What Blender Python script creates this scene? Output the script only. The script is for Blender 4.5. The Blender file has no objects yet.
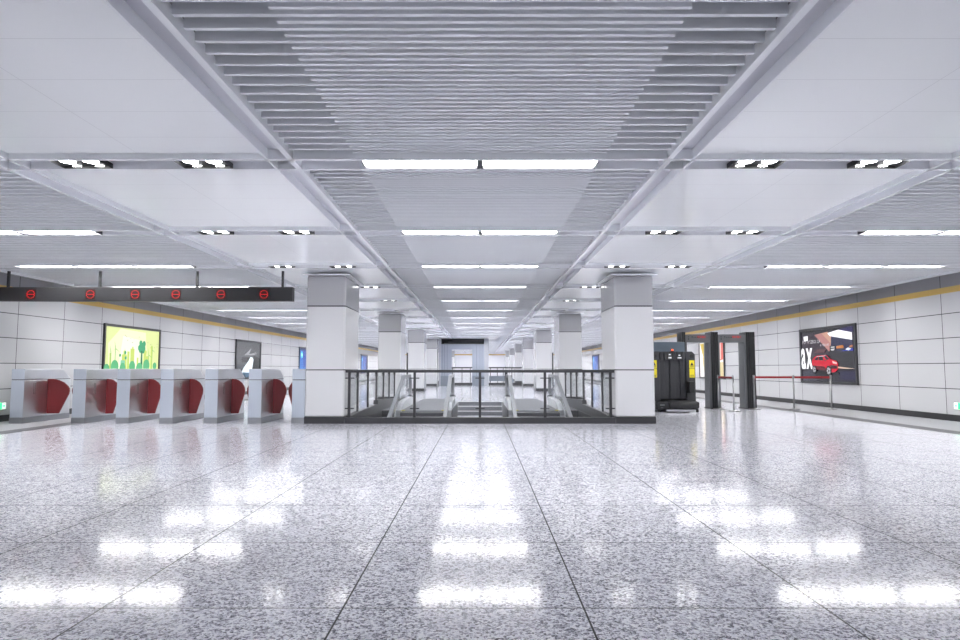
import bpy, bmesh, math
from mathutils import Vector, Matrix

C = bpy.context.scene.collection
D = bpy.data
PI = math.pi
H = 1.19                       # eye height
CZ = 3.26                      # underside of the ceiling grid
ROW0, ROWP = 6.39, 3.30        # first lamp slot, slot spacing
NROW = 24
WALLX = 10.75
Y0, Y1 = -9.0, 84.0

# ------------------------------------------------------------------ materials
def lin(r, g, b):
    def f(c):
        c /= 255.0
        return c / 12.92 if c <= 0.04045 else ((c + 0.055) / 1.055) ** 2.4
    return (f(r), f(g), f(b), 1.0)

def mat(name, col, rough=0.5, metal=0.0, emit=0.0, spec=0.5, coat=0.0):
    m = D.materials.new(name); m.use_nodes = True
    b = m.node_tree.nodes['Principled BSDF']
    b.inputs['Base Color'].default_value = col
    b.inputs['Roughness'].default_value = rough
    b.inputs['Metallic'].default_value = metal
    b.inputs['Specular IOR Level'].default_value = spec
    if coat:
        b.inputs['Coat Weight'].default_value = coat
        b.inputs['Coat Roughness'].default_value = 0.05
    if emit:
        b.inputs['Emission Color'].default_value = col
        b.inputs['Emission Strength'].default_value = emit
    return m

class NT:
    """little node helper"""
    def __init__(s, m):
        s.t = m.node_tree; s.n = s.t.nodes; s.l = s.t.links
        s.b = s.n['Principled BSDF']
    def val(s, v, sock):
        if isinstance(v, (int, float)): sock.default_value = v
        else: s.l.new(v, sock)
    def m(s, op, a, b=0.0, c=0.0):
        n = s.n.new('ShaderNodeMath'); n.operation = op
        s.val(a, n.inputs[0]); s.val(b, n.inputs[1]); s.val(c, n.inputs[2])
        return n.outputs[0]
    def pos(s):
        g = s.n.new('ShaderNodeNewGeometry'); x = s.n.new('ShaderNodeSeparateXYZ')
        s.l.new(g.outputs['Position'], x.inputs[0]); s.P = g.outputs['Position']
        return x.outputs
    def line(s, co, period, offset, half):      # 1 on lines every period
        a = s.m('SUBTRACT', co, offset); a = s.m('DIVIDE', a, period)
        r = s.m('ROUND', a); d = s.m('ABSOLUTE', s.m('SUBTRACT', a, r))
        return s.m('LESS_THAN', d, half / period)
    def one(s, co, at, half):
        return s.m('LESS_THAN', s.m('ABSOLUTE', s.m('SUBTRACT', co, at)), half)
    def mix(s, fac, a, b):
        n = s.n.new('ShaderNodeMix'); n.data_type = 'RGBA'
        s.val(fac, n.inputs[0])
        for v, k in ((a, 6), (b, 7)):
            if isinstance(v, tuple): n.inputs[k].default_value = v
            else: s.l.new(v, n.inputs[k])
        return n.outputs[2]

def granite():
    m = mat('polished_granite', (.5, .5, .5, 1), .12); h = NT(m); x, y, z = h.pos()
    def vor(scale):
        v = h.n.new('ShaderNodeTexVoronoi'); v.inputs['Scale'].default_value = scale
        h.l.new(h.P, v.inputs['Vector']); s = h.n.new('ShaderNodeSeparateColor')
        h.l.new(v.outputs['Color'], s.inputs[0]); return s.outputs[0]
    a = vor(72); b = vor(150)
    nz = h.n.new('ShaderNodeTexNoise'); nz.inputs['Scale'].default_value = 9; nz.inputs['Detail'].default_value = 3
    h.l.new(h.P, nz.inputs['Vector'])
    g = h.m('ADD', h.m('MULTIPLY', a, .6), h.m('MULTIPLY', b, .4))
    g = h.m('ADD', g, h.m('MULTIPLY', h.m('SUBTRACT', nz.outputs[0], .5), .25))
    r = h.n.new('ShaderNodeValToRGB'); h.l.new(g, r.inputs[0])
    e = r.color_ramp.elements
    e[0].position = .16; e[0].color = lin(84, 83, 94)
    e[1].position = .80; e[1].color = lin(252, 252, 255)
    k = e.new(.36); k.color = lin(172, 171, 183)
    k = e.new(.55); k.color = lin(228, 228, 239)
    jx = h.line(x, 1.2, -.683, .0048); jy = h.line(y, 1.2, 3.287, .0045)
    j = h.m('MAXIMUM', jx, jy)
    col = h.mix(j, r.outputs[0], (.012, .012, .014, 1))
    ax = h.m('ABSOLUTE', x)
    # plain border slabs along both walls and the dark drain strip in front of them
    bord = h.m('GREATER_THAN', ax, 9.08); drain = h.one(ax, 8.865, .215); dedge = h.m('MAXIMUM', h.one(ax, 8.67, .03), h.one(ax, 9.06, .03))
    n2 = h.n.new('ShaderNodeTexNoise'); n2.inputs['Scale'].default_value = 60
    h.l.new(h.P, n2.inputs['Vector'])
    bc = h.mix(n2.outputs[0], lin(150, 150, 154), lin(182, 182, 186))
    col = h.mix(bord, col, bc); col = h.mix(drain, col, lin(96, 96, 100)); col = h.mix(dedge, col, lin(44, 44, 47))
    h.l.new(col, h.b.inputs['Base Color'])
    ro = h.m('ADD', h.m('MULTIPLY', h.m('SUBTRACT', 1.0, a), .05), .075)
    ro = h.m('MAXIMUM', ro, h.m('MULTIPLY', h.m('MAXIMUM', bord, drain), .4)); ro = h.m('MAXIMUM', ro, h.m('MULTIPLY', j, .7))
    h.l.new(ro, h.b.inputs['Roughness'])
    h.b.inputs['IOR'].default_value = 1.32
    return m

def wallpanel():
    m = mat('enamel_wall_panel', lin(232, 231, 236), .10); h = NT(m); x, y, z = h.pos()
    j = h.line(y, 1.65, 14.85, .008)
    for zz in (.73, 1.31, 1.89, 2.45): j = h.m('MAXIMUM', j, h.one(z, zz, .008))
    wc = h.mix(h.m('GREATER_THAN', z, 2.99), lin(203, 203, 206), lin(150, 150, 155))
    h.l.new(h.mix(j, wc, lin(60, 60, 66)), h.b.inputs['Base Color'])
    return m

def ceilpanel():
    m = mat('white_ceiling_panel', lin(246, 248, 250), .17); h = NT(m); x, y, z = h.pos()
    ym = h.m('FLOORED_MODULO', h.m('SUBTRACT', y, ROW0), ROWP); j = h.one(ym, .31, .003)
    for q in (.90, 1.49, 2.08, 2.67): j = h.m('MAXIMUM', j, h.one(ym, q, .003))
    j = h.m('MAXIMUM', j, h.one(h.m('ABSOLUTE', x), 3.4, .003))
    h.l.new(h.mix(h.m('MULTIPLY', j, .3), lin(246, 248, 250), lin(160, 160, 166)), h.b.inputs['Base Color'])
    return m

def colmat():
    m = mat('white_column_enamel', lin(238, 238, 241), .14); h = NT(m); x, y, z = h.pos()
    j = h.m('MAXIMUM', h.one(z, 1.16, .011), h.one(z, 2.555, .013))
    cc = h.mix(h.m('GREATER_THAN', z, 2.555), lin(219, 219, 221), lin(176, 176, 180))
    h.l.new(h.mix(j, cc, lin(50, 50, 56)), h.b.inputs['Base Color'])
    return m

def steelmat(name, col, rough):
    m = mat(name, col, rough, 1.0); h = NT(m)
    t = h.n.new('ShaderNodeTexCoord'); mp = h.n.new('ShaderNodeMapping'); mp.inputs['Scale'].default_value = (40, 40, 1.2)
    nz = h.n.new('ShaderNodeTexNoise'); nz.inputs['Scale'].default_value = 4
    h.l.new(t.outputs['Object'], mp.inputs[0]); h.l.new(mp.outputs[0], nz.inputs['Vector'])
    h.l.new(h.m('ADD', h.m('MULTIPLY', nz.outputs[0], .08), rough - .04), h.b.inputs['Roughness'])
    return m

def glassmat():
    m = D.materials.new('clear_glass'); m.use_nodes = True; t = m.node_tree
    t.nodes.remove(t.nodes['Principled BSDF']); o = t.nodes['Material Output']
    a = t.nodes.new('ShaderNodeBsdfTransparent'); a.inputs[0].default_value = (.978, .985, .988, 1)
    g = t.nodes.new('ShaderNodeBsdfGlossy'); g.inputs['Roughness'].default_value = .02
    lw = t.nodes.new('ShaderNodeLayerWeight'); lw.inputs[0].default_value = .5
    pw = t.nodes.new('ShaderNodeMath'); pw.operation = 'POWER'; pw.inputs[1].default_value = 5; t.links.new(lw.outputs['Facing'], pw.inputs[0])
    f = t.nodes.new('ShaderNodeMath'); f.operation = 'MULTIPLY_ADD'; f.inputs[1].default_value = .35; f.inputs[2].default_value = .03; t.links.new(pw.outputs[0], f.inputs[0])
    x = t.nodes.new('ShaderNodeMixShader')
    t.links.new(f.outputs[0], x.inputs[0]); t.links.new(a.outputs[0], x.inputs[1]); t.links.new(g.outputs[0], x.inputs[2])
    t.links.new(x.outputs[0], o.inputs[0]); return m

M = {}
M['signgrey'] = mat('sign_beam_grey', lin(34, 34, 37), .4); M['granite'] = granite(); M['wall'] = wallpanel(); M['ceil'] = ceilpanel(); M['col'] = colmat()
M['slat'] = mat('satin_slat', lin(243, 245, 249), .2)
M['grid'] = mat('satin_grid_bar', lin(243, 245, 249), .2)
M['plenum'] = mat('plenum_grey', lin(125, 126, 130), .7)
M['recess'] = mat('recess_grey', lin(205, 205, 212), .5)
M['endwall'] = mat('end_wall_white', lin(232, 232, 236), .3)
M['yellow'] = mat('mustard_band', lin(206, 170, 88), .35)
M['base'] = mat('dark_grey_plinth', lin(52, 52, 55), .4)
M['pit'] = mat('stairwell_cladding', lin(70, 71, 76), .45)
M['black'] = mat('black_housing', (.012, .012, .014, 1), .45)
M['lightbox'] = mat('dark_fixture', lin(70, 70, 76), .4)
M['linear'] = mat('linear_diffuser', (1, 1, .99, 1), .4, emit=16.0)
M['lamp'] = mat('downlight_lens', (1, 1, .99, 1), .4, emit=12.0)
M['steel'] = steelmat('brushed_steel', (.68, .69, .715, 1), .33)
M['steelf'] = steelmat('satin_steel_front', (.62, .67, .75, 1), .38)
M['steeld'] = steelmat('brushed_steel_plinth', (.36, .37, .39, 1), .33)
M['red'] = mat('deep_red_flap', lin(122, 36, 40), .38)
M['charcoal'] = mat('charcoal_metal', lin(54, 55, 59), .45)
M['anthracite'] = mat('anthracite_metal', lin(52, 52, 56), .4)
M['darkplastic'] = mat('dark_plastic', lin(30, 31, 34), .4)
M['curtain'] = mat('lead_rubber', lin(47, 48, 53), .5)
M['greyplastic'] = mat('grey_plastic', lin(104, 107, 110), .45)
M['slate'] = mat('slate_blue_housing', lin(100, 115, 130), .4)
M['rubber'] = mat('black_rubber', (.02, .02, .022, 1), .55)
M['yellowlabel'] = mat('yellow_label', lin(232, 214, 30), .45)
M['redled'] = mat('red_led', (1, .02, .025, 1), .4, emit=.30); M['redled'].node_tree.nodes['Principled BSDF'].inputs['Base Color'].default_value = (.12, .004, .004, 1)
M['leddark'] = mat('unlit_led_face', (.01, .004, .004, 1), .35)
M['orange'] = mat('orange_beacon', (.9, .12, .03, 1), .35, emit=.4)
M['white'] = mat('white_plastic', lin(235, 236, 240), .4)
M['belt'] = mat('red_belt', lin(150, 26, 34), .6)
M['chrome'] = mat('brushed_post_steel', (.42, .42, .43, 1), .28, 1.0)
M['glass'] = glassmat()
M['handrail'] = mat('grey_rubber_handrail', lin(128, 130, 136), .4); M['escal'] = mat('escalator_skirt', lin(205, 207, 212), .3, .3)
M['plate'] = steelmat('ribbed_landing_plate', (.25, .255, .27, 1), .42)
M['stepm'] = mat('grooved_step', lin(96, 97, 102), .45, .4)
M['tread'] = mat('pale_stair_stone', lin(206, 206, 212), .35)
M['riser'] = mat('grey_stair_stone', lin(130, 132, 140), .45)
M['lift'] = mat('silver_blue_panel', lin(160, 167, 182), .5, .1)
M['lifted'] = mat('pale_pillar', lin(176, 179, 187), .5)
M['liftgrey'] = mat('grey_blue_panel', lin(128, 136, 148), .35)
M['seam'] = mat('seam_grey', lin(110, 114, 124), .5)
M['green'] = mat('exit_green', (.02, .62, .2, 1), .4, emit=.7)
M['signwhite'] = mat('sign_white', (.85, .9, .87, 1), .4, emit=.3)
M['bezel'] = mat('dark_poster_frame', lin(52, 52, 56), .35)
_pc = {}
def ink(r, g, b, e=.55):
    k = (r, g, b, e)
    if k not in _pc:
        c = lin(r, g, b); m = mat('poster_ink', (c[0]*.28, c[1]*.28, c[2]*.28, 1), .25, emit=1)
        bs = m.node_tree.nodes['Principled BSDF']; bs.inputs['Emission Color'].default_value = c; bs.inputs['Emission Strength'].default_value = e*.42
        _pc[k] = m
    return _pc[k]

# ------------------------------------------------------------------ mesh helpers
def BM(): return bmesh.new()
def box(bm, x0, x1, y0, y1, z0, z1, mi=0, mtx=None):
    vs = [bm.verts.new(Vector(p) if mtx is None else mtx @ Vector(p)) for p in
          ((x0,y0,z0),(x1,y0,z0),(x1,y1,z0),(x0,y1,z0),(x0,y0,z1),(x1,y0,z1),(x1,y1,z1),(x0,y1,z1))]
    for f in ((0,3,2,1),(4,5,6,7),(0,1,5,4),(1,2,6,5),(2,3,7,6),(3,0,4,7)):
        bm.faces.new([vs[i] for i in f]).material_index = mi
    return bm
def prism(bm, pts, axis, a, b, mi=0):
    """pts: polygon in the two other axes, extruded along axis from a to b"""
    def P(u, v, w):
        return (w, u, v) if axis == 'x' else (u, w, v) if axis == 'y' else (u, v, w)
    A = [bm.verts.new(P(u, v, a)) for u, v in pts]; B = [bm.verts.new(P(u, v, b)) for u, v in pts]
    n = len(pts); fs = [bm.faces.new(A), bm.faces.new(B[::-1])]
    for i in range(n): fs.append(bm.faces.new((A[i], B[i], B[(i+1) % n], A[(i+1) % n])))
    for f in fs: f.material_index = mi
    return bm
def cyl(bm, p, q, r, n=16, r2=None, mi=0):
    p, q = Vector(p), Vector(q); d = (q - p); L = d.length
    mt = Matrix.Translation((p + q) / 2) @ d.to_track_quat('Z', 'Y').to_matrix().to_4x4()
    g = bmesh.ops.create_cone(bm, cap_ends=True, segments=n, radius1=r, radius2=r if r2 is None else r2, depth=L, matrix=mt)
    for v in g['verts']:
        for f in v.link_faces: f.material_index = mi
    return bm
def sweep(bm, path, w, h):
    """rectangular section w (x) by h swept along a path in the YZ plane at x = path x"""
    rings = []
    n = len(path)
    for i, (x, y, z) in enumerate(path):
        a = Vector(path[max(i-1, 0)]); b = Vector(path[min(i+1, n-1)]); t = (b - a).normalized()
        nn = Vector((0, -t.z, t.y))
        c = Vector((x, y, z))
        rings.append([bm.verts.new(c + Vector((sx * w/2, 0, 0)) + nn * (sn * h/2)) for sx, sn in ((-1,-1),(1,-1),(1,1),(-1,1))])
    for a, b in zip(rings, rings[1:]):
        for k in range(4): bm.faces.new((a[k], a[(k+1)%4], b[(k+1)%4], b[k]))
    bm.faces.new(rings[0]); bm.faces.new(rings[-1][::-1]); return bm
def obj(name, bm, m, parent=None, bevel=0, smooth=False):
    bmesh.ops.recalc_face_normals(bm, faces=bm.faces)
    me = D.meshes.new(name); bm.to_mesh(me); bm.free()
    for q in (m if isinstance(m, (list, tuple)) else [m]): me.materials.append(q)
    o = D.objects.new(name, me); C.objects.link(o)
    if parent: o.parent = parent
    if bevel:
        md = o.modifiers.new('b', 'BEVEL'); md.width = bevel; md.segments = 2; md.limit_method = 'ANGLE'
    if smooth:
        for p in me.polygons: p.use_smooth = len(p.vertices) == 4
    return o
def tag(o, label, cat, group=None):
    o['label'] = label; o['category'] = cat
    if group: o['group'] = group
    elif 'group' in o: del o['group']
    return o
def thing(name, label, cat, loc=(0,0,0), rz=0, group=None):
    o = D.objects.new(name, None); C.objects.link(o); o.location = loc; o.rotation_euler = (0, 0, rz)
    o.empty_display_size = .1
    return tag(o, label, cat, group)
def dup(root, loc, label, rz=None, group=None):
    r = root.copy(); C.objects.link(r); r.location = loc; r['label'] = label
    if rz is not None: r.rotation_euler = (0, 0, rz)
    if group: r['group'] = group
    for ch in list(root.children):
        c = ch.copy(); C.objects.link(c); c.parent = r
        for g in list(ch.children):
            d = g.copy(); C.objects.link(d); d.parent = c
    return r
def struct(name, bm, m):
    o = obj(name, bm, m); o['kind'] = 'structure'; return o
def text_bm(bm, s, size, mtx, mi=0, depth=0.0, sx=1.0, bold=0.0):
    cu = D.curves.new('t', 'FONT'); cu.body = s; cu.size = size; cu.align_x = 'LEFT'; cu.extrude = depth; cu.resolution_u = 2; cu.offset = bold
    to = D.objects.new('t', cu); C.objects.link(to)
    dg = bpy.context.evaluated_depsgraph_get(); me = D.meshes.new_from_object(to.evaluated_get(dg))
    n0 = len(bm.verts); f0 = len(bm.faces); bm.from_mesh(me); bm.verts.ensure_lookup_table(); bm.faces.ensure_lookup_table()
    for v in bm.verts[n0:]: v.co = mtx @ Vector((v.co.x * sx, v.co.y, v.co.z))
    for f in bm.faces[f0:]: f.material_index = mi
    D.objects.remove(to); D.curves.remove(cu); D.meshes.remove(me)
ORD = ['first','second','third','fourth','fifth','sixth','seventh','eighth','ninth','tenth','eleventh','twelfth','thirteenth',
       'fourteenth','fifteenth','sixteenth','seventeenth','eighteenth','nineteenth','twentieth','twenty-first','twenty-second','twenty-third','twenty-fourth']

# ------------------------------------------------------------------ floor with the stairwell opening
WX = 2.8                       # half width of the opening
EX0, EX1 = .80, 2.42           # escalator outer decks
bm = BM()
def quad(bm, x0, x1, y0, y1, z=0.0):
    bm.faces.new([bm.verts.new(p) for p in ((x0,y0,z),(x1,y0,z),(x1,y1,z),(x0,y1,z))])
FY0, FY1, FYS = 14.1, 18.4, 23.4
quad(bm, -WALLX-.1, WALLX+.1, Y0, FY0)
quad(bm, -WALLX-.1, -WX, FY0, FY1); quad(bm, WX, WALLX+.1, FY0, FY1)
quad(bm, -WALLX-.1, -EX0, FY1, FYS); quad(bm, EX0, WALLX+.1, FY1, FYS)
quad(bm, -WALLX-.1, WALLX+.1, FYS, Y1+.1)
fl = struct('floor', bm, M['granite'])
# stairwell lining
bm = BM()
box(bm, -WX-.1, -WX, FY0, FY1, -3.3, -.004); box(bm, WX, WX+.1, FY0, FY1, -3.3, -.004)
box(bm, -WX, WX, FY0-.1, FY0, -3.3, -.004)
box(bm, -WX, -EX1-.02, FY1, FY1+.1, -3.3, -.004); box(bm, EX1+.02, WX, FY1, FY1+.1, -3.3, -.004)
box(bm, -EX0-.06, -EX0-.005, FY1+.1, FYS+.05, -3.3, -.004); box(bm, EX0+.005, EX0+.06, FY1+.1, FYS+.05, -3.3, -.004)
box(bm, -WX-.1, WX+.1, FY0-.1, FYS+.1, -3.45, -3.3)
struct('wall_stairwell', bm, M['pit'])

# ------------------------------------------------------------------ walls
for sgn, nm in ((-1, 'left'), (1, 'right')):
    bm = BM(); a, b = sorted((sgn*WALLX, sgn*(WALLX+.12)))
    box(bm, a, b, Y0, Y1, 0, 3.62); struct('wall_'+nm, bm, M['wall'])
    bm = BM(); a, b = sorted((sgn*(WALLX-.012), sgn*WALLX))
    box(bm, a, b, Y0, Y1-.01, 0, .145); struct('baseboard_'+nm, bm, M['base'])
    bm = BM(); a, b = sorted((sgn*(WALLX-.006), sgn*WALLX))
    box(bm, a, b, Y0, Y1-.01, 2.92, 3.06); struct('trim_1' if sgn < 0 else 'trim_2', bm, M['yellow'])
bm = BM(); box(bm, -WALLX-.1, WALLX+.1, Y1, Y1+.12, 0, 3.62); struct('wall_back', bm, M['endwall'])
bm = BM(); box(bm, -WALLX, WALLX, Y1-.006, Y1, 2.92, 3.06); struct('trim_3', bm, M['yellow'])

# ------------------------------------------------------------------ ceiling: panels, grid, slats
rows = [ROW0 + ROWP*k for k in range(-4, NROW)]
SL = .135                      # half clear slot
B = .047                       # bar width
bm = BM()                      # plenum slab
box(bm, -WALLX, WALLX, Y0, Y1, 3.62, 3.7)
struct('ceiling', bm, M['plenum'])
bm = BM()
for yy in rows:
    for s in (-1, 1):
        a, b = sorted((s*2.13, s*4.68)); box(bm, a, b, yy+SL+B, yy+ROWP-SL-B, CZ+.058, CZ+.075)
struct('ceiling_panel', bm, M['ceil'])
bm = BM()                      # long grid bars
for s in (-1, 1):
    for x0, x1 in ((1.855,1.911),(2.108,2.13),(4.68,4.712),(4.915,4.95),(10.29,10.35)):
        a, b = sorted((s*x0, s*x1)); box(bm, a, b, Y0, Y1, CZ, CZ+.11)
struct('trim_4', bm, M['grid'])
bm = BM()                      # cross grid bars: tall near bar, thin far bar of every lamp slot
for yy in rows:
    box(bm, -10.29, 10.29, yy-SL-B, yy-SL, CZ, CZ+.10); box(bm, -10.29, 10.29, yy+SL, yy+SL+B, CZ, CZ+.10)
struct('trim_5', bm, M['grid'])
bm = BM()                      # recess backs: slots and long channels
for yy in rows: box(bm, -10.29, 10.29, yy-SL-B, yy+SL+B, CZ+.105, CZ+.12)
for s in (-1, 1):
    a, b = sorted((s*1.88, s*2.12)); box(bm, a, b, Y0, Y1, CZ+.105, CZ+.12)
    a, b = sorted((s*4.70, s*4.93)); box(bm, a, b, Y0, Y1, CZ+.10, CZ+.104)
struct('trim_6', bm, M['recess'])
bm = BM()
PIT = .156
for yy in rows:
    ys = yy+SL+B; ye = yy+ROWP-SL-B
    n = 18; st = (ye-ys)/(n+.6)
    for i in range(n):
        y = ys + st*(i+.8)
        for a, b in ((-1.855,1.855),(-10.29,-4.95),(4.95,10.29)):
            box(bm, a, b, y-.015, y+.015, CZ+.055, CZ+.145)
        y2 = y + st/2
        if y2 < ye-.03: box(bm, -1.25, 1.25, y2-.015, y2+.015, CZ+.055, CZ+.145)
struct('ceiling_slats', bm, M['slat'])

# ------------------------------------------------------------------ ceiling lights
t = thing('linear_ceiling_light', '', 'ceiling light')
bm = BM(); box(bm, -.588, .588, -.134, .134, .037, .085); box(bm, -.588, .588, -.134, -.122, .003, .037); box(bm, -.588, .588, .122, .134, .003, .037); box(bm, -.588, -.574, -.122, .122, .003, .037); box(bm, .574, .588, -.122, .122, .003, .037); obj('housing', bm, M['lightbox'], t)
bm = BM(); box(bm, -.574, .574, -.122, .122, .031, .037); obj('diffuser', bm, M['linear'], t)
lin0 = t
t = thing('downlight', '', 'ceiling light')
bm = BM(); box(bm, -.25, .25, -.134, .134, .031, .055); box(bm, -.25, .25, -.134, -.126, .003, .031); box(bm, -.25, .25, .126, .134, .003, .031); box(bm, -.25, -.242, -.126, .126, .003, .031); box(bm, .242, .25, -.126, .126, .003, .031); obj('housing', bm, M['black'], t)
for lx in (-.118, .118):
    for ly in (-.034, .184):
        pts = [(lx + .074*math.cos(q*PI/14), min(ly + .074*math.sin(q*PI/14), .124)) for q in range(28)]
        pts = [p for i, p in enumerate(pts) if p[1] < .1239 or pts[i-1][1] < .1239 or pts[(i+1) % 28][1] < .1239]
        bm = BM(); prism(bm, pts, 'z', .025, .031); obj('lamp', bm, M['lamp'], t)
quad0 = t
first = {'l': True, 'q': True}
def place(key, proto, loc, label, group):
    if first[key]:
        first[key] = False; proto.location = loc; tag(proto, label, 'ceiling light', group)
    else: dup(proto, loc, label, group=group)
for k in range(0, NROW):
    yy = ROW0 + ROWP*k; wh = ORD[k] + ' row from viewer'
    for s, nm in ((-1,'left'),(1,'right')):
        place('l', lin0, (s*.605, yy, CZ), f'white linear light over central aisle, {nm} of the pair, {wh}', 'linear lights over the central aisle')
        for i, w in enumerate(('nearest the aisle','in the middle','nearest the wall')):
            place('l', lin0, (s*(6.46+1.215*i), yy, CZ), f'white linear light in {nm} slatted ceiling, {w}, {wh}', f'linear lights in the {nm} slatted ceiling')
        for i, w in enumerate(('aisle-side','wall-side')):
            place('q', quad0, (s*(2.82+1.25*i), yy, CZ), f'black four-lamp downlight in {nm} white ceiling strip, {w} one, {wh}', f'downlights in the {nm} white ceiling strip')
# ------------------------------------------------------------------ columns
CW, CD = .855, 1.58
c0 = thing('column', '', 'column')
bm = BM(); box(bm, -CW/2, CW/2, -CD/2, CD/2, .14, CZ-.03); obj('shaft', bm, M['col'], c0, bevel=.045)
bm = BM(); box(bm, -CW/2-.006, CW/2+.006, -CD/2-.006, CD/2+.006, 0, .145); obj('plinth', bm, M['base'], c0)
bm = BM(); box(bm, -CW/2-.09, CW/2+.09, -CD/2-.09, CD/2+.09, CZ-.03, CZ-.003); obj('collar', bm, M['grid'], c0)
for k in range(0, 7):
    y = 13.97 + CD/2 + 9.9*k
    for s, nm in ((-1,'left'),(1,'right')):
        if k == 0:
            lb = 'nearest white panelled column, beside the fare gates' if s < 0 else 'nearest white panelled column, beside the bag scanner'
        else: lb = f'white panelled column, {ORD[k]} from the viewer in the {nm} row'
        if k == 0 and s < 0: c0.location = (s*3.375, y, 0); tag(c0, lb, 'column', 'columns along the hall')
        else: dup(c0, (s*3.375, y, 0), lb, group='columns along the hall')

# ------------------------------------------------------------------ fare gates
def gate(label, loc, wl, wr):
    t = thing('fare_gate', label, 'gate', loc, 0, 'fare gates in a row')
    w = .285
    bm = BM(); box(bm, 0, w, 0, 1.59, .125, .937); obj('body', bm, [M['steelf'], M['steel']], t, bevel=.008)
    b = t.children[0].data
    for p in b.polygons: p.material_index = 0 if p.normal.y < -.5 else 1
    bm = BM(); box(bm, .006, w-.006, .006, 1.58, .937, .951); obj('seam', bm, M['black'], t)
    bm = BM(); prism(bm, [(0,.951),(0,1.18),(1.27,1.18),(1.59,.965),(1.59,.951)], 'x', 0, w); o = obj('top_cap', bm, [M['steelf'], M['steel']], t, bevel=.008)
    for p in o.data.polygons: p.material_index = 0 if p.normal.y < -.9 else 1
    bm = BM(); box(bm, -.004, w+.004, -.004, 1.594, 0, .125); obj('plinth', bm, M['steeld'], t)
    for s, ww in ((-1, wl), (1, wr)):
        if not ww: continue
        x0 = w if s > 0 else 0
        pr = [(0,.165),(.55,.165),(.975,.61),(1,.68),(.985,.74),(.90,.80),(.74,.87),(.5,.925),(.25,.95),(0,.955)]
        bm = BM(); prism(bm, [(x0 + s*u*ww, v) for u, v in pr], 'y', .76, .80); obj('flap', bm, M['red'], t, bevel=.006)
        bm = BM()
        for yy in (.30, .345): box(bm, x0 + min(s*.0015, -s*.001), x0 + max(s*.0015, -s*.001), yy, yy+.012, .62, .87)
        obj('sensor_strip', bm, M['greyplastic'], t)
gx = [(px-480)/46.0 for px in (10.4, 72.3, 116.4, 160.1, 204.5, 248.3, 291.9)]
gl = ['steel fare gate with red flaps, first from the left, beside the wide lane',
      'steel fare gate with red flaps, second from the left, under the green poster',
      'steel fare gate with red flaps, third from the left',
      'steel fare gate with red flaps, middle one of the seven',
      'steel fare gate with red flaps, third from the column',
      'steel fare gate with red flaps, second from the column',
      'steel fare gate partly hidden behind the nearest left column']
for i, x in enumerate(gx):
    gate(gl[i], (x, 14.0, 0), 0 if i == 0 else (.5 if i == 1 else .31), .5 if i == 0 else (.31 if i < 6 else 0))

# hanging lane indicator sign
sy = 13.45
def sx(px): return (px-480)/640*(sy*.9972 + 1.55*.0755)
t = thing('hanging_lane_sign', 'long dark grey beam sign hanging above the fare gates with red lane symbols', 'sign', (0, sy, 0))
bm = BM(); box(bm, -10.5, sx(292.3), 0, .16, 2.61, 2.91); obj('beam', bm, M['signgrey'], t, bevel=.006)
for px in (5, 97.2, 195.2, 281.3):
    bm = BM(); box(bm, sx(px)-.022, sx(px)+.022, .06, .10, 2.91, CZ+.0); r = obj('hanger_rod', bm, M['signgrey'], t)
for px in (31, 90.5, 135.3, 176, 221, 264):
    x = sx(px); z = 2.752
    bm = BM(); box(bm, x-.105, x+.105, -.008, 0, z-.105, z+.105); f = obj('lane_display', bm, M['leddark'], t)
    bm = BM(); R0, R1 = .074, .088
    for q in range(12):
        a0 = q*PI/6 + .07; a1 = (q+1)*PI/6 - .07
        for e in range(2):
            b0 = a0 + (a1-a0)*e/2; b1 = a0 + (a1-a0)*(e+1)/2
            prism(bm, [(x+R0*math.cos(b0), z+R0*math.sin(b0)), (x+R1*math.cos(b0), z+R1*math.sin(b0)), (x+R1*math.cos(b1), z+R1*math.sin(b1)), (x+R0*math.cos(b1), z+R0*math.sin(b1))], 'y', -.013, -.008)
    box(bm, x-.068, x+.068, -.013, -.008, z-.007, z+.007)
    obj('no_entry_symbol', bm, M['redled'], f)

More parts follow.
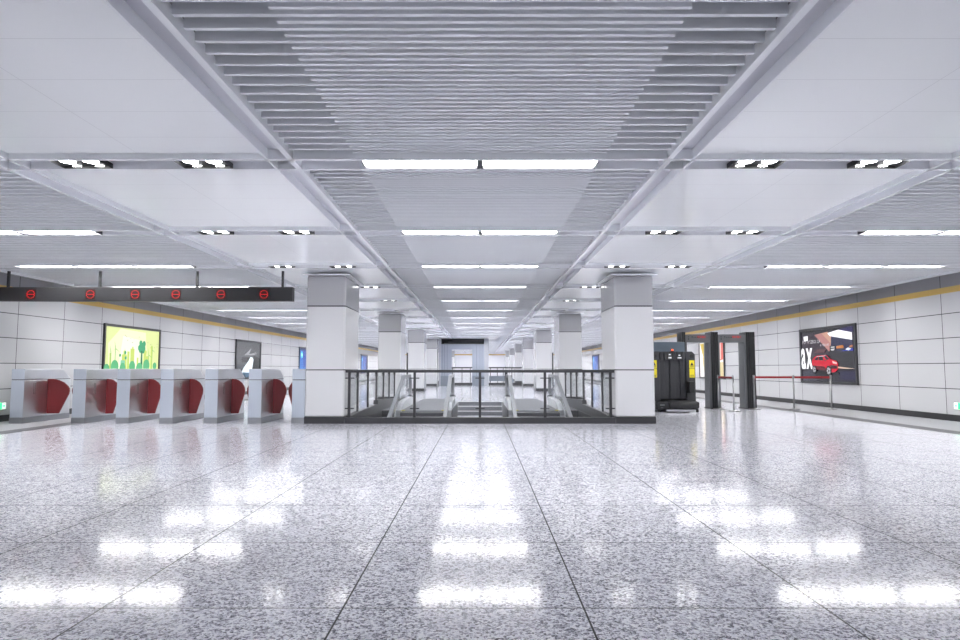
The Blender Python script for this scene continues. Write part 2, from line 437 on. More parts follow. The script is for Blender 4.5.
# ------------------------------------------------------------------ posters on the side walls
PW, PH = 3.22, 1.77
def poster(label, yfar, side, art, group=None):
    """local frame: u along +x, v along z, front towards -y; placed on a side wall"""
    ycen = yfar - PW/2
    t = thing('wall_poster', label, 'poster', (side*(WALLX-.001), ycen, .715), PI/2 if side < 0 else -PI/2, group)
    fr = .075
    bm = BM()
    for a, b, c, d in ((-PW/2, PW/2, 0, fr), (-PW/2, PW/2, PH-fr, PH), (-PW/2, -PW/2+fr, fr, PH-fr), (PW/2-fr, PW/2, fr, PH-fr)):
        box(bm, a, b, -.05, 0, c, d)
    obj('frame', bm, M['bezel'], t)
    mats = []; bm = BM()
    def mi(c):
        m = ink(*c)
        if m not in mats: mats.append(m)
        return mats.index(m)
    W, Hh = PW-2*fr, PH-2*fr
    def U(u): return -W/2 + W*u
    def V(v): return fr + Hh*v
    for i, it in enumerate(art):
        y = -.022 - .0009*i
        if it[0] == 'poly':
            vs = [bm.verts.new((U(u), y, V(v))) for u, v in it[1]]
            try: bm.faces.new(vs).material_index = mi(it[2])
            except ValueError: pass
        elif it[0] == 'disc':
            u, v, r = it[1]; n = 16
            bm.faces.new([bm.verts.new((U(u)+r*math.cos(q*2*PI/n), y, V(v)+r*math.sin(q*2*PI/n))) for q in range(n)]).material_index = mi(it[2])
        elif it[0] == 'text':
            u, v, s, size, sxx = it[1]
            text_bm(bm, s, size, Matrix.Translation((U(u), y, V(v))) @ Matrix.Rotation(PI/2, 4, 'X'), mi(it[2]), sx=sxx, bold=.035 if size > 1 else 0)
    for f in bm.faces:
        f.normal_update()
        if f.normal.y > 0: f.normal_flip()
    me = D.meshes.new('print'); bm.to_mesh(me); bm.free()
    for m in mats: me.materials.append(m)
    o = D.objects.new('print', me); C.objects.link(o); o.parent = t
    bm = BM(); box(bm, -PW/2+fr, PW/2-fr, -.02, 0, fr, PH-fr); obj('backing', bm, M['bezel'], t)
    return t
def rect(u0, u1, v0, v1, c): return ('poly', [(u0,v0),(u1,v0),(u1,v1),(u0,v1)], c)
# -- green city
e = .75
art = [rect(0,1,0,1,(222,232,160,e)), ('poly', [(.08,.0),(.8,.0),(.72,.95),(.25,.98),(.05,.7)], (236,240,196,e)), ('poly', [(.2,.0),(.62,.0),(.6,.8),(.3,.85)], (244,246,222,e))]
def gv(y): return 1-(y-150)/425*.72
def gu(x): return (x-150)/590
lg = (196,214,110,e); mg = (150,196,120,e); dg_ = (66,160,112,e); dk = (46,132,92,e)
for x0, x1, yt in ((320,372,440),(335,360,400),(375,400,405),(408,452,372),(425,440,350),(480,500,470),(555,590,400),(585,615,450),(640,662,330),(195,212,430)):
    art.append(rect(gu(x0), gu(x1), 0, gv(yt), lg))
art.append(('poly', [(gu(338),gv(440)),(gu(356),gv(440)),(gu(347),gv(370))], mg)); art.append(('poly', [(gu(555),gv(400)),(gu(590),gv(400)),(gu(570),gv(370))], lg))
for hx, hy in ((205,430),(248,385),(612,440),(652,380)):
    art.append(rect(gu(hx)-.006, gu(hx)+.006, 0, gv(hy), mg))
    for a in (1.8, 3.75, 5.9 if hx > 240 else .6):
        dx, dy = .085*math.cos(a), .16*math.sin(a)
        art.append(('poly', [(gu(hx)-.005, gv(hy)), (gu(hx)+dx, gv(hy)+dy), (gu(hx)+.007, gv(hy)+.012)], mg))
art.append(rect(gu(300), gu(345), 0, gv(505), (130,196,160,e)))
for x, y, r in ((512,305,.09),(550,312,.10),(500,360,.10),(545,362,.11),(522,335,.11),(508,385,.09),(540,390,.09),(345,420,.05),(350,478,.05),(290,452,.05)):
    art.append(('disc', (gu(x), gv(y), r), dg_))
art.append(('poly', [(gu(508),0),(gu(542),0),(gu(530),gv(395)),(gu(516),gv(395))], dk))
for x, y, r in ((240,575,.20),(320,590,.16),(420,570,.17),(580,560,.2),(680,565,.12),(160,600,.15),(500,600,.2)):
    art.append(('disc', (gu(x), max(gv(y),.12), r), (92,178,122,e)))
art.append(rect(0,1,0,.1,(92,178,122,e)))
for x, y in ((335,230),(345,240),(358,282),(392,260),(425,262),(410,303),(485,235),(585,290),(618,312),(620,350),(698,302),(700,335),(665,345)):
    art.append(('poly', [(gu(x)-.008, gv(y)), (gu(x), gv(y)-.012), (gu(x)+.009, gv(y)+.006), (gu(x), gv(y)-.002)], (90,110,90,e)))
poster('green city poster with trees and wind turbines on the left wall', 21.45, -1, art)
# -- red car
e = .6
def cu(x): return (x-88)/452
def cv(y): return (580-y)/452
def cp(pts, c): return ('poly', [(cu(x), cv(y)) for x, y in pts], c)
e2 = .45
art = [rect(0,1,0,1,(46,45,52,e2)), cp([(95,300),(95,170),(220,150),(340,320),(330,350),(180,360)], (66,54,66,e2)),
       cp([(200,470),(530,470),(530,580),(200,580)], (40,40,48,e2)), cp([(90,500),(200,470),(230,580),(90,575)], (74,74,88,e2)),
       cp([(215,170),(330,152),(372,200),(340,325)], (206,158,140,e)), cp([(215,170),(280,162),(350,250),(340,325)], (186,132,128,e)),
       cp([(395,150),(530,120),(530,175)], (66,60,110,e2)), cp([(330,165),(420,145),(522,178),(522,238),(350,192)], (246,246,252,.9)),
       cp([(360,195),(522,240),(522,325),(350,325)], (58,60,92,e2)), cp([(345,325),(530,325),(535,470),(400,470)], (54,55,60,e2)),
       cp([(345,275),(395,275),(395,325),(345,325)], (22,22,26,e2)), cp([(355,283),(385,283),(385,292),(355,292)], (230,230,230,e)), cp([(352,302),(388,300),(380,316),(358,316)], (215,215,220,e)),
       cp([(400,280),(455,275),(458,300),(400,303)], (190,120,60,e)), cp([(500,285),(524,278),(524,296),(500,298)], (180,110,60,e)),
       cp([(430,325),(528,305),(528,325)], (50,60,170,e)), cp([(470,312),(490,298),(515,308),(495,322)], (235,238,250,e)),
       cp([(300,330),(210,330),(240,300),(320,300)], (120,82,86,e2)),
       cp([(405,452),(450,458),(540,470),(450,470),(405,465)], (232,205,180,e)), cp([(420,490),(538,490),(540,560),(420,560)], (38,38,80,e2)), cp([(405,470),(535,472),(535,490),(405,488)], (18,18,24,e2)),
       ('text', (.04,.745,'POY W\u2019SZEOS CA',.145,.95), (226,222,226,e)), ('text', (.40,.675,'A MBA WI',.11,1.0), (210,205,210,e)),
       ('text', (.005,.26,'a',1.34,.48), (250,250,252,.8)), ('text', (.12,.26,'x',1.34,.50), (250,250,252,.8)),
       cp([(120,178),(160,174),(160,216),(122,220)], (245,245,250,.8)), ('text', (.095,.815,'U',.16,.8), (40,40,50,e2)),
       # car shadow, body, glass, wheels
       cp([(195,490),(410,500),(420,520),(200,515)], (20,20,24,e2)),
       cp([(190,400),(206,372),(238,355),(318,352),(350,388),(400,404),(412,430),(410,475),(385,500),(325,505),(310,482),(235,474),(196,470)], (206,28,52,e)),
       cp([(192,440),(300,452),(320,486),(235,476),(196,470)], (120,14,32,e2)),
       cp([(214,392),(236,364),(288,361),(292,398)], (38,36,44,e2)), cp([(298,362),(318,358),(346,390),(320,394)], (60,58,68,e2)),
       cp([(236,362),(312,357),(312,361),(236,366)], (226,226,230,e)), cp([(248,364),(253,364),(256,396),(250,396)], (206,28,52,e)),
       cp([(368,405),(404,418),(404,432),(372,424)], (240,190,190,e)), cp([(350,440),(408,445),(406,470),(356,470)], (70,18,28,e2)), cp([(300,398),(318,398),(318,404),(300,404)], (70,10,20,e2)),
       ('disc', (cu(212), cv(478), .135), (18,18,20,e2)), ('disc', (cu(212), cv(478), .085), (190,190,196,e)), ('disc', (cu(212), cv(478), .03), (30,30,34,e2)),
       ('disc', (cu(337), cv(488), .16), (18,18,20,e2)), ('disc', (cu(337), cv(488), .105), (206,206,212,e)), ('disc', (cu(337), cv(488), .035), (30,30,34,e2)),
       ]
for a in range(5):
    an = a*2*PI/5
    for (wx, wy, r) in ((212,478,.085),(337,488,.105)):
        u0, v0 = cu(wx), cv(wy); W_, H_ = PW-.15, PH-.15
        art.append(('poly', [(u0+.02*math.cos(an-.5)/W_, v0+.02*math.sin(an-.5)/H_), (u0+r*math.cos(an-.2)/W_, v0+r*math.sin(an-.2)/H_), (u0+r*math.cos(an+.2)/W_, v0+r*math.sin(an+.2)/H_)], (40,40,44,e2)))
poster('dark poster of a red car with big white letters on the right wall', 21.45, 1, art)
# -- grey figure poster (left second)
e = .45
art = [rect(0,1,0,1,(122,124,128,e)), rect(0,1,.0,.35,(86,92,98,e)), ('poly', [(.62,0),(1,0),(1,.55),(.72,.62)], (44,52,50,e)), rect(0,1,.8,1,(108,110,114,e)),
       rect(.22,.72,.42,.56,(34,34,38,e)), ('text', (.23,.45,'DESIGN',.19,.95), (150,150,154,e)),
       ('poly', [(.3,.62),(.55,.8),(.6,.85),(.5,.66),(.72,.7),(.75,.64)], (176,178,182,e)),
       ('text', (.74,.66,'OO',.14,1.0), (238,238,240,.7)), ('text', (.78,.46,'SHOW',.1,1.0), (150,152,156,e)),
       ('poly', [(.2,.12),(.3,.28),(.48,.46),(.56,.58),(.66,.56),(.7,.5),(.66,.3),(.62,.12),(.45,.04)], (226,240,246,.8)),
       ('poly', [(.62,.08),(.70,.5),(.74,.5),(.68,.08)], (24,28,32,e)), ('poly', [(.18,.0),(.26,.14),(.6,.12),(.66,0)], (80,120,150,e)),
       ('poly', [(.3,0),(.34,.12),(.38,.0)], (20,24,30,e)), ('poly', [(.5,0),(.54,.12),(.6,.0)], (20,24,30,e))]
poster('grey poster with a pale bell-shaped figure and dark text on the left wall', 31.35, -1, art)
# -- cream and gold poster seen through the detectors (right second)
e = .8
art = [rect(0,1,0,1,(244,238,236,e)), ('poly', [(.02,.98),(.4,.98),(.2,.45)], (206,182,90,e)), ('poly', [(.12,.55),(.32,.75),(.26,.05),(.2,.05)], (216,196,140,e)), ('poly', [(.4,.2),(.55,.6),(.5,.85),(.38,.5)], (200,222,192,e)),
       ('poly', [(.78,.45),(1,.5),(1,1),(.8,1)], (214,110,100,e)), ('poly', [(.78,0),(1,0),(1,.42),(.84,.42)], (214,196,150,e)), ('disc', (.36,.5,.12), (224,184,150,e)), ('poly', [(.82,.5),(.9,.5),(.9,.95),(.84,.95)], (240,190,184,e))]
poster('cream, gold and red poster on the right wall behind the metal detectors', 31.35, 1, art)
# -- blue posters
e = .9
art = [rect(0,1,0,1,(20,60,150,e)), rect(.78,1,0,1,(14,30,96,e)), ('poly', [(0,.0),(.3,0),(.22,1),(0,1)], (30,110,190,e)), ('disc', (.16,.76,.2), (90,200,240,e)), ('disc', (.16,.76,.1), (180,236,250,e)),
       ('disc', (.5,.45,.1), (120,190,250,e)), ('disc', (.8,.1,.2), (80,180,230,e)), ('disc', (.35,.2,.16), (30,130,200,e)), rect(0,1,.93,1,(12,30,80,e))]
b0 = poster('deep blue poster on the left wall just left of the nearest column', 41.25, -1, art, 'blue posters')
for (yf, s, lb) in ((41.25, 1, 'deep blue poster on the right wall behind the bag scanner'),
                    (61.05, -1, 'deep blue poster on the left wall between first and second left columns'),
                    (61.05, 1, 'deep blue poster on the right wall between first and second right columns')):
    dup(b0, (s*(WALLX-.001), yf-PW/2, .715), lb, PI/2 if s < 0 else -PI/2, 'blue posters')

# ------------------------------------------------------------------ low exit signs
def exit_sign(label, side):
    t = thing('exit_sign', label, 'sign', (side*(WALLX-.001), 14.36, .35), PI/2 if side < 0 else -PI/2, 'low exit signs')
    w = .48
    bm = BM(); box(bm, -w/2, w/2, -.02, 0, -.09, .09); obj('plate', bm, M['greyplastic'], t, bevel=.004)
    bm = BM(); box(bm, -w/2+.012, w/2-.012, -.023, -.02, -.078, .078); obj('face', bm, M['signwhite'], t)
    g0 = -.105 if side > 0 else -w/2+.014; g1 = w/2-.014 if side > 0 else .105
    bm = BM(); box(bm, g0, g1, -.026, -.023, -.072, .072); f = obj('green_field', bm, M['green'], t)
    bm = BM(); cx = (g0+g1)/2
    def limb(a, b, r=.008): cyl(bm, (cx+a[0], -.0275, a[1]), (cx+b[0], -.0275, b[1]), r, 6)
    cyl(bm, (cx+.02, -.028, .048), (cx+.02, -.026, .048), .013, 12)
    limb((.012,.03),(-.01,-.008),.011); limb((-.01,-.008),(.025,-.025)); limb((.025,-.025),(.015,-.055)); limb((-.01,-.008),(-.025,-.03)); limb((-.025,-.03),(-.055,-.034)); limb((.01,.028),(.04,.01)); limb((.01,.028),(-.03,.022)); limb((-.03,.022),(-.042,0))
    box(bm, cx+.06, cx+.068, -.028, -.026, -.06, .06); obj('running_figure', bm, M['signwhite'], t)
    bm = BM(); ax = -.17 if side > 0 else .17; d = -1 if side > 0 else 1
    prism(bm, [(ax+d*.03,0),(ax-d*.01,.03),(ax-d*.01,.012),(ax-d*.04,.012),(ax-d*.04,-.012),(ax-d*.01,-.012),(ax-d*.01,-.03)], 'y', -.026, -.023); obj('arrow', bm, M['green'], t)
exit_sign('small green running-man exit sign low on the left wall', -1)
exit_sign('small green running-man exit sign low on the right wall', 1)

# ------------------------------------------------------------------ glass railing round the stairwell
t = thing('glass_railing', 'grey metal and glass railing round the stairwell between the nearest columns', 'railing', (0, 14.0, 0))
rail = t
XR = 2.8
def yl(y): return y - 14.0
bm = BM(); box(bm, -2.935, 2.935, -.028, .14, 0, .131); obj('kerb', bm, M['anthracite'], t)
for s in (-1, 1):
    pr = [(.14,0),(.14,.15),(1.0,.19),(3.7,.215),(3.74,.33),(7.6,.2),(7.6,0)]
    bm = BM(); a, b = sorted((s*2.81, s*2.93)); prism(bm, pr, 'x', a, b); obj('kerb', bm, M['anthracite'], t)
posts = []
for px in (349.5, 414.7, 480, 544.9, 610.2):
    posts.append(((px-480)/640*13.98, 0.04, .131))
sideY = [15.05, 16.42, 17.75, 19.05, 20.25, 21.5]
for s in (-1, 1):
    for y in sideY:
        yy = yl(y); zb = .19 + (yy-1)*.009 if yy < 3.7 else .33 - (yy-3.74)*.0337
        posts.append((s*2.86, yy, zb-.01))
for (x, y, zb) in posts:
    front = y < .1
    bm = BM()
    if front: box(bm, x-.027, x+.027, y-.03, y+.03, zb, 1.105)
    else: box(bm, x-.022, x+.022, y-.03, y+.03, zb, .97); box(bm, x-.03, x+.03, y-.04, y+.04, .97, 1.105)
    p = obj('post', bm, M['anthracite'], t)
    bm = BM()
    for z in (.98, .32 if front else zb+.16):
        if front: box(bm, x-.10, x+.10, y+.028, y+.045, z-.012, z+.012)
        else: box(bm, x-.012 , x+.012, y-.1, y+.1, z-.012, z+.012)
    obj('clamp', bm, M['charcoal'], p)
bm = BM(); box(bm, -2.93, 2.93, -.005, .085, 1.10, 1.162); obj('handrail', bm, M['anthracite'], t, bevel=.006)
for s in (-1, 1):
    a, b = sorted((s*2.82, s*2.90)); bm = BM(); box(bm, a, b, .085, 7.6, 1.10, 1.162); obj('handrail', bm, M['anthracite'], t, bevel=.006)
fx = sorted(p[0] for p in posts[:5])
for a, b in zip([-2.93]+fx, fx+[2.93]):
    if b-a < .3: continue
    bm = BM(); box(bm, a+.04, b-.04, .05, .062, .20, 1.06); obj('glass_pane', bm, M['glass'], t)
for s in (-1, 1):
    ys = [.1]+[yl(y) for y in sideY]
    for a, b in zip(ys, ys[1:]):
        bm = BM(); box(bm, min(s*2.875, s*2.887), max(s*2.875, s*2.887), a+.05, b-.05, .36, 1.06); obj('glass_pane', bm, M['glass'], t)

# ------------------------------------------------------------------ escalators (coming up away from the viewer)
def arc(cy, cz, r, a0, a1, n=8):
    return [(cy + r*math.cos(a0+(a1-a0)*i/n), cz + r*math.sin(a0+(a1-a0)*i/n)) for i in range(n+1)]
def escalator(label, xc):
    t = thing('escalator', label, 'escalator', (xc, 18.4, 0), 0, 'escalators in the stairwell')
    tn = math.tan(PI/6); far = 3.05
    for s in (-1, 1):
        x = s*.71
        # outline of the newel in (y,z): up the incline, along the top, round the far end
        top = [(-4.1, .93-3.0*tn), (1.1-.35, .93-.12), (1.1, .945), (1.5, .955)]
        end = arc(far-.33, .62, .335, PI/2, -PI/2.4, 10)
        path = top + end
        bm = BM(); sweep(bm, [(x, y, z) for y, z in path], .10, .085); hr = obj('handrail', bm, M['handrail'], t)
        poly = [(-4.1, .90-3.0*tn-0.0), (.75, .78), (1.1, .915), (1.5, .925)] + [(y-.02, z) for y, z in arc(far-.33, .62, .30, PI/2, -PI/2.4, 10)] + [(far-.25, .25), (1.0, .22), (.55, .16), (-4.1, .16-4.65*tn)]
        bm = BM(); prism(bm, poly, 'x', x-.007, x+.007); obj('glass_balustrade', bm, M['glass'], t)
        bm = BM(); pr = [(far-.12, .0), (far-.12, .27), (1.0, .23), (.55, .17), (-4.1, .17-4.65*tn), (-4.1, -.25-4.65*tn), (.3, -.25), (far-.12, -.25)]
        pr = [(p[0], p[1]) for p in pr if True]
        pr = [(far-.12, .002), (far-.12, .27), (1.0, .23), (.55, .17), (-4.1, .17-4.65*tn), (-4.1, -.45-4.65*tn), (0.0, -.45), (0.0, .002)]
        bm = BM(); prism(bm, pr, 'x', x-.085, x+.085); obj('skirt', bm, M['escal'], t)
        bm = BM(); box(bm, x-.095, x+.095, far-.16, far-.06, .235, .295); obj('skirt_end_cap', bm, M['charcoal'], t)
    bm = BM(); box(bm, -.62, .62, -.02, 7.0, -.02, .006)
    for i in range(12): box(bm, -.6, .6, .12+i*.56, .14+i*.56, .006, .009)
    obj('landing_plate', bm, M['plate'], t)
    bm = BM(); box(bm, -.60, .60, -.16, -.02, -.03, .004); cb = obj('comb_plate', bm, M['steeld'], t)
    bm = BM(); box(bm, -.62, -.52, -.19, -.02, .004, .012); box(bm, .52, .62, -.19, -.02, .004, .012); obj('yellow_edge', bm, M['yellowlabel'], cb)
    for i in range(10):
        y1 = -.16 - .40*i; z = -.03 - (.0 if i == 0 else (i-.6)*.40*tn)
        bm = BM(); box(bm, -.60, .60, y1-.40, y1, z-.24, z)
        for g in range(20): box(bm, -.59+g*.06, -.56+g*.06, y1-.395, y1-.005, z, z+.006)
        st = obj('step', bm, M['stepm'], t)
escalator('left escalator in the stairwell, on the left of the stone stairs', -1.61)
escalator('right escalator in the stairwell, on the right of the stone stairs', 1.61)

# ------------------------------------------------------------------ stone stairs between the escalators
t = thing('staircase', 'pale stone stairs between the two escalators, going down towards the viewer', 'stairs', (0, 23.4, 0))
for i in range(20):
    z = -.005 - .155*(i+1); y = -.30*i
    bm = BM(); box(bm, -.785, .785, y-.30, y, z-.12, z, 0); box(bm, -.785, .785, y-.004, y, z, z+.155-.02, 1); box(bm, -.785, .785, y-.05, y, z+.155-.02, z+.155, 0)
    obj('step', bm, [M['tread'], M['riser']], t)

# ------------------------------------------------------------------ bag scanner
t = thing('bag_scanner', 'charcoal x-ray bag scanner standing beside the nearest right column', 'scanner', (5.43, 18.05, 0)); t.scale = (1.04, 1.0, 1.03)
for s in (-1, 1):
    x0, x1 = sorted((s*.36, s*.60))
    ch = [(x0,.08),(x1,.08),(x1,1.54),(x1-.08,1.62),(x0,1.62)] if s > 0 else [(x0,.08),(x1,.08),(x1,1.62),(x0+.08,1.62),(x0,1.54)]
    bm = BM(); prism(bm, ch, 'y', 0, .5); p = obj('side_post', bm, M['anthracite'], t, bevel=.01)
    for z0, z1 in ((1.16, 1.38), (.91, 1.15)):
        bm = BM(); box(bm, s*.51-.07, s*.51+.07, -.006, 0, z0, z1, 0)
        cz = (z0+z1)/2
        if z0 > 1:
            prism(bm, [(s*.51-.045,cz-.03),(s*.51+.045,cz-.03),(s*.51,cz+.06)], 'y', -.009, -.006, 1)
        box(bm, s*.51-.05, s*.51+.05, -.009, -.006, z0+.03, z0+.045, 1); box(bm, s*.51-.05, s*.51+.05, -.009, -.006, z0+.06, z0+.07, 1)
        obj('warning_label', bm, [M['yellowlabel'], M['charcoal']], p)
    bm = BM(); cyl(bm, (s*.5, -.012, 1.49), (s*.5, 0, 1.49), .055, 20); obj('emergency_button_plate', bm, M['black'], p)
bm = BM(); box(bm, -.36, .36, .06, .5, 1.40, 1.615)
for i in range(6): box(bm, -.36+i*.12+.016, -.36+(i+1)*.12-.016, -.01, .06, 1.405, 1.61)
hd = obj('top_beam', bm, M['charcoal'], t)
bm = BM(); box(bm, -.13, -.04, -.016, -.01, 1.43, 1.47); box(bm, -.115, -.06, -.016, -.01, 1.52, 1.55); box(bm, .12, .23, -.016, -.01, 1.43, 1.465); box(bm, .15, .2, -.016, -.01, 1.50, 1.53); obj('status_panel', bm, M['white'], hd)
bm = BM(); cyl(bm, (.02, .1, 1.615), (.02, .1, 1.64), .05, 16); bmm = obj('beacon_base', bm, M['black'], hd)
bm = BM(); cyl(bm, (.02, .1, 1.64), (.02, .1, 1.69), .034, 16, .024); obj('beacon', bm, M['orange'], hd)
for i in range(5):
    bm = BM(); box(bm, -.355+i*.142, -.355+(i+1)*.142-.010, .06+.03*(i % 2), .07+.03*(i % 2), .33, 1.40); obj('curtain_strip', bm, M['curtain'], t)
bm = BM(); box(bm, -.58, .54, .5, .75, .1, 1.60); obj('tunnel', bm, M['charcoal'], t)
bm = BM(); box(bm, -.74, .56, .75, 1.08, .0, 1.91); obj('rear_housing', bm, M['slate'], t, bevel=.012)
bm = BM(); box(bm, .36, .50, -.22, 0, .50, .80); obj('control_box', bm, M['black'], t, bevel=.008)
bm = BM(); box(bm, -.6, .50, -.48, .5, .07, .27); obj('conveyor_frame', bm, M['darkplastic'], t, bevel=.02)
bm = BM(); cyl(bm, (-.28, -.55, .19), (.44, -.55, .19), .10, 24); obj('conveyor_roller', bm, M['rubber'], t, smooth=True)
bm = BM(); box(bm, -.28, .44, -.54, .45, .27, .295); obj('conveyor_belt', bm, M['rubber'], t)
bm = BM(); box(bm, -.36, .40, -.60, -.50, .03, .075); obj('front_rail', bm, M['steel'], t)
bm = BM(); box(bm, .44, .52, -.55, -.3, .1, .28); obj('roller_end_cover', bm, M['black'], t, bevel=.04)
bm = BM(); box(bm, -.52, -.40, -.556, -.55, .18, .21); box(bm, -.50, -.44, -.556, -.55, .12, .135); obj('maker_plate', bm, M['greyplastic'], t)
for x in (-.5, .5):
    for y in (-.4, .4):
        bm = BM(); cyl(bm, (x, y, 0), (x, y, .08), .04, 12); obj('foot', bm, M['black'], t)

# ------------------------------------------------------------------ metal detectors
def detector(label, xl, W=1.10, ex=0.0):
    t = thing('metal_detector', label, 'metal detector', (xl, 19.2, 0), 0, 'walk-through metal detectors')
    for s in (0, 1):
        def X(a, b): return (a, b) if s == 0 else (W-b, W-a)
        a, b = X(.10, .155)
        bm = BM(); box(bm, a, b, .02, .46, .02, 2.20); p = obj('post', bm, M['greyplastic'], t)
        a, b = X(.05, .10); bm = BM(); box(bm, a, b, -.01, .49, .02, 2.285); obj('post_fin', bm, M['darkplastic'], p)
        a, b = X(.035, .05); bm = BM(); box(bm, a, b, .01, .47, .02, 2.27); obj('post_groove', bm, M['anthracite'], p)
        a, b = X(0, .035); bm = BM(); box(bm, a, b, -.01, .49, .02, 2.285); obj('post_fin', bm, M['darkplastic'], p)
        if s and ex:
            bm = BM(); box(bm, W, W+.012, .01, .42, .02, 2.27); obj('post_groove', bm, M['anthracite'], p)
            bm = BM(); box(bm, W+.012, W+ex, -.01, .44, .02, 2.285); obj('post_fin', bm, M['darkplastic'], p)
        a, b = X(0, .17); bm = BM(); box(bm, a, b, -.03, .52, 0, .02); obj('foot_plate', bm, M['black'], t)
    bm = BM(); box(bm, .155, W-.155, .02, .36, 1.975, 2.215); hd = obj('header', bm, M['greyplastic'], t)
    bm = BM(); text_bm(bm, '88.8 88.8', .085, Matrix.Translation((W-.50, .017, 2.105)) @ Matrix.Rotation(PI/2, 4, 'X'), depth=.002, sx=.8); obj('red_display', bm, M['redled'], hd)
    bm = BM(); box(bm, .30, .33, .014, .02, 2.12, 2.15)
    for i in range(4): box(bm, .36+i*.05, .385+i*.05, .014, .02, 2.115, 2.135)
    for z in (2.13, 2.085, 2.05): box(bm, .19, .22, .014, .02, z, z+.02)
    obj('control_buttons', bm, M['black'], hd)
detector('dark grey walk-through metal detector, left one, next to the bag scanner', 6.06, .965)
detector('dark grey walk-through metal detector, right one, next to the red belt barrier', 7.04, 1.04, .16)

# ------------------------------------------------------------------ belt stanchions
def stanchion(label, x, y, to=None):
    t = thing('stanchion', label, 'barrier post', (x, y, 0), 0, 'belt barrier posts')
    bm = BM(); cyl(bm, (0,0,0), (0,0,.018), .16, 28); cyl(bm, (0,0,.018), (0,0,.03), .15, 28, .04); obj('base', bm, M['chrome'], t, smooth=True)
    bm = BM(); cyl(bm, (0,0,.03), (0,0,.90), .024, 16); obj('pole', bm, M['chrome'], t, smooth=True)
    bm = BM(); cyl(bm, (0,0,.90), (0,0,.985), .03, 16); cyl(bm, (0,0,.985), (0,0,1.0), .026, 16); obj('cap', bm, M['chrome'], t, smooth=True)
    if to:
        d = Vector((to[0]-x, to[1]-y, 0)); L = d.length
        mt = Matrix.Rotation(math.atan2(d.y, d.x), 4, 'Z')
        bm = BM(); box(bm, .03, L-.03, -.004, .004, .905, .962, 0, mt); obj('belt', bm, M['belt'], t)
stanchion('steel belt post at the foot of the right side of the left metal detector', 7.03, 18.98)
stanchion('steel belt post in front of the right metal detector, holding a short red belt', 7.07, 17.95, (7.03, 18.98))
stanchion('steel belt post beside the right edge of the right metal detector', 8.06, 18.92, (9.14, 18.75))
stanchion('steel belt post in the middle of the long red belt by the car poster', 9.14, 18.75, (10.23, 18.75))
stanchion('steel belt post at the wall end of the red belt, before the car poster', 10.23, 18.75)

# ------------------------------------------------------------------ far end: lift portal, second stairwell railing, escalator, dark posts
t = thing('elevator_portal', 'silver-blue elevator enclosure with a dark louvre standing in the far central aisle', 'elevator', (0, 44.2, 0))
top = CZ-.01
for nm, x0, x1, mm in (('pillar', -2.84, -2.70, 'lifted'), ('pillar', .28, .60, 'lifted')):
    bm = BM(); box(bm, x0, x1, 0, 1.65, 0, top); obj(nm, bm, M[mm], t, bevel=.02)
bm = BM(); box(bm, -2.75, -1.95, .03, .09, .68, 2.87); box(bm, -.54, .28, .03, .09, .68, 2.87); box(bm, -1.95, -.54, .03, .09, 2.49, 2.87); w = obj('front_panel', bm, M['lift'], t)
bm = BM()
for x in (-2.6, -2.45, -2.26, -.24, .0, .14): box(bm, x-.008, x+.008, .024, .03, .68, 2.87)
box(bm, -2.75, .28, .024, .03, 2.80, 2.81); obj('seams', bm, M['seam'], w)
bm = BM(); box(bm, -2.75, -1.95, .01, .09, 0, .68); box(bm, -.54, .28, .01, .09, 0, .68); obj('wainscot', bm, M['liftgrey'], t)
bm = BM(); box(bm, -2.75, .28, .5, .56, 2.87, top); box(bm, -2.75, .28, .03, .5, top-.03, top)
lv = obj('louvre_recess', bm, M['charcoal'], t)
bm = BM()
for i in range(3): box(bm, -2.5+.3*i, .22, .10, .30, 2.92+.09*i, 2.945+.09*i)
obj('louvre_blade', bm, M['greyplastic'], lv)
bm = BM(); box(bm, -2.75, -2.69, .09, 1.6, 0, 2.87); box(bm, .22, .28, .09, 1.6, 0, 2.87); box(bm, -2.69, .22, .09, 1.6, 2.81, 2.87); obj('side_wall', bm, M['lift'], t)
t = thing('glass_railing', 'far grey railing with glass on a dark kerb behind the elevator enclosure', 'railing', (0, 46.3, 0))
bm = BM(); box(bm, -3.65, 3.65, 0, .2, 0, .17); obj('kerb', bm, M['base'], t)
bm = BM(); box(bm, -2.1, 3.15, .05, .13, 1.20, 1.29); obj('handrail', bm, M['anthracite'], t)
for x in (-2.0, -1.3, -.7, .75, 1.25, 1.68, 2.3):
    bm = BM(); box(bm, x-.025, x+.025, .06, .12, .17, 1.20); obj('post', bm, M['anthracite'], t)
xs = (-2.0, -1.3, -.7, .75, 1.25, 1.68, 2.3, 3.1)
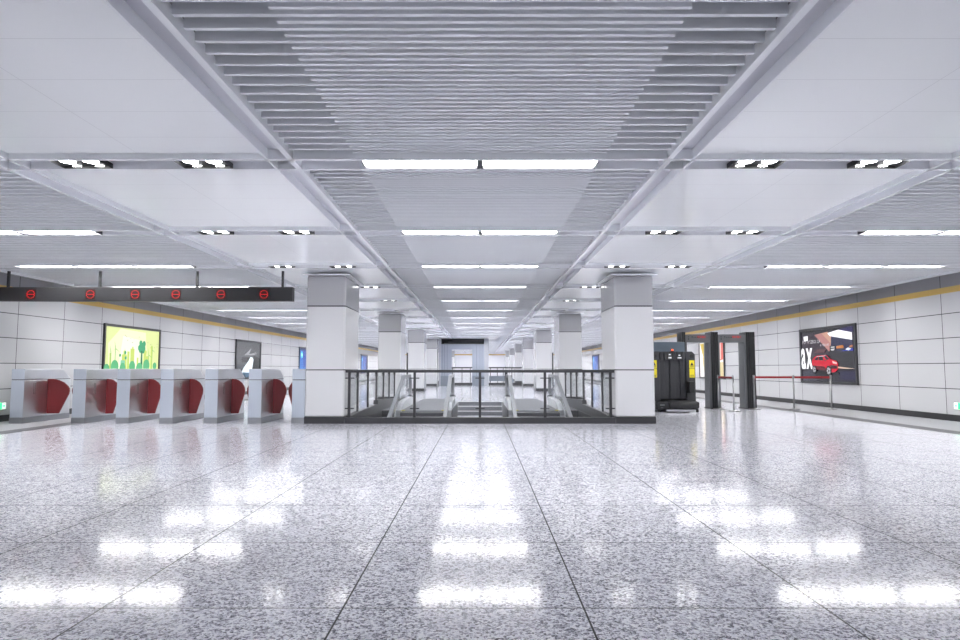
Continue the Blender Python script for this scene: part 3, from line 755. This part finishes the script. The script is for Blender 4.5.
for a, b in zip(xs, xs[1:]):
    bm = BM(); box(bm, a+.05, b-.05, .085, .095, .25, 1.08); obj('glass_pane', bm, M['glass'], t)

t = thing('escalator', 'far escalator with grey balustrade and rounded handrail end, right of the elevator enclosure', 'escalator', (0, 45.6, 0))
bm = BM(); ends = [(2.0+.38*math.cos(a), .32+.34*math.sin(a)) for a in [PI/2 - i*PI/12 for i in range(9)]]
prism(bm, [(.66,.30),(.66,.66)] + ends + [(2.2,.30)], 'y', .0, .1); obj('balustrade', bm, M['liftgrey'], t)
bm = BM(); box(bm, 1.85, 2.25, .0, .1, 0, .30); obj('newel', bm, M['escal'], t)
bm = BM(); box(bm, 1.75, 1.95, -.03, .13, 0, .95); obj('end_post', bm, M['anthracite'], t)

py0 = thing('dark_pylon', 'slim black upright pylon standing past the second left column', 'pylon', (-5.1, 45.0, 0), 0)
bm = BM(); box(bm, -.055, .055, 0, .5, .03, 2.3); obj('body', bm, M['black'], py0, bevel=.01)
bm = BM(); box(bm, -.12, .12, -.05, .55, 0, .03); obj('base', bm, M['black'], py0)
dup(py0, (5.1, 45.0, 0), 'slim black upright pylon standing past the second right column')

# ------------------------------------------------------------------ added world fill let in where the hall is left open behind the viewer, camera
w = D.worlds.new('World'); bpy.context.scene.world = w; w.use_nodes = True
w.node_tree.nodes['Background'].inputs[0].default_value = (.92, .95, 1, 1)
w.node_tree.nodes['Background'].inputs[1].default_value = .4

cam = D.cameras.new('camera'); co = D.objects.new('camera', cam); C.objects.link(co)
cam.sensor_width = 36; cam.lens = 24; cam.clip_end = 300
co.location = (0, 0, H); co.rotation_euler = (PI/2 + math.atan(48.5/640), 0, 0)
sc = bpy.context.scene; sc.camera = co
sc.view_settings.view_transform = 'Standard'; sc.view_settings.look = 'None'
sc.view_settings.gamma = 1; sc.view_settings.use_curve_mapping = False
sc.view_settings.exposure = 1.55
sc.cycles.use_adaptive_sampling = False; sc.cycles.sample_clamp_indirect = 8.0
sc.cycles.max_bounces = 10; sc.cycles.diffuse_bounces = 6; sc.cycles.glossy_bounces = 6; sc.cycles.transparent_max_bounces = 24
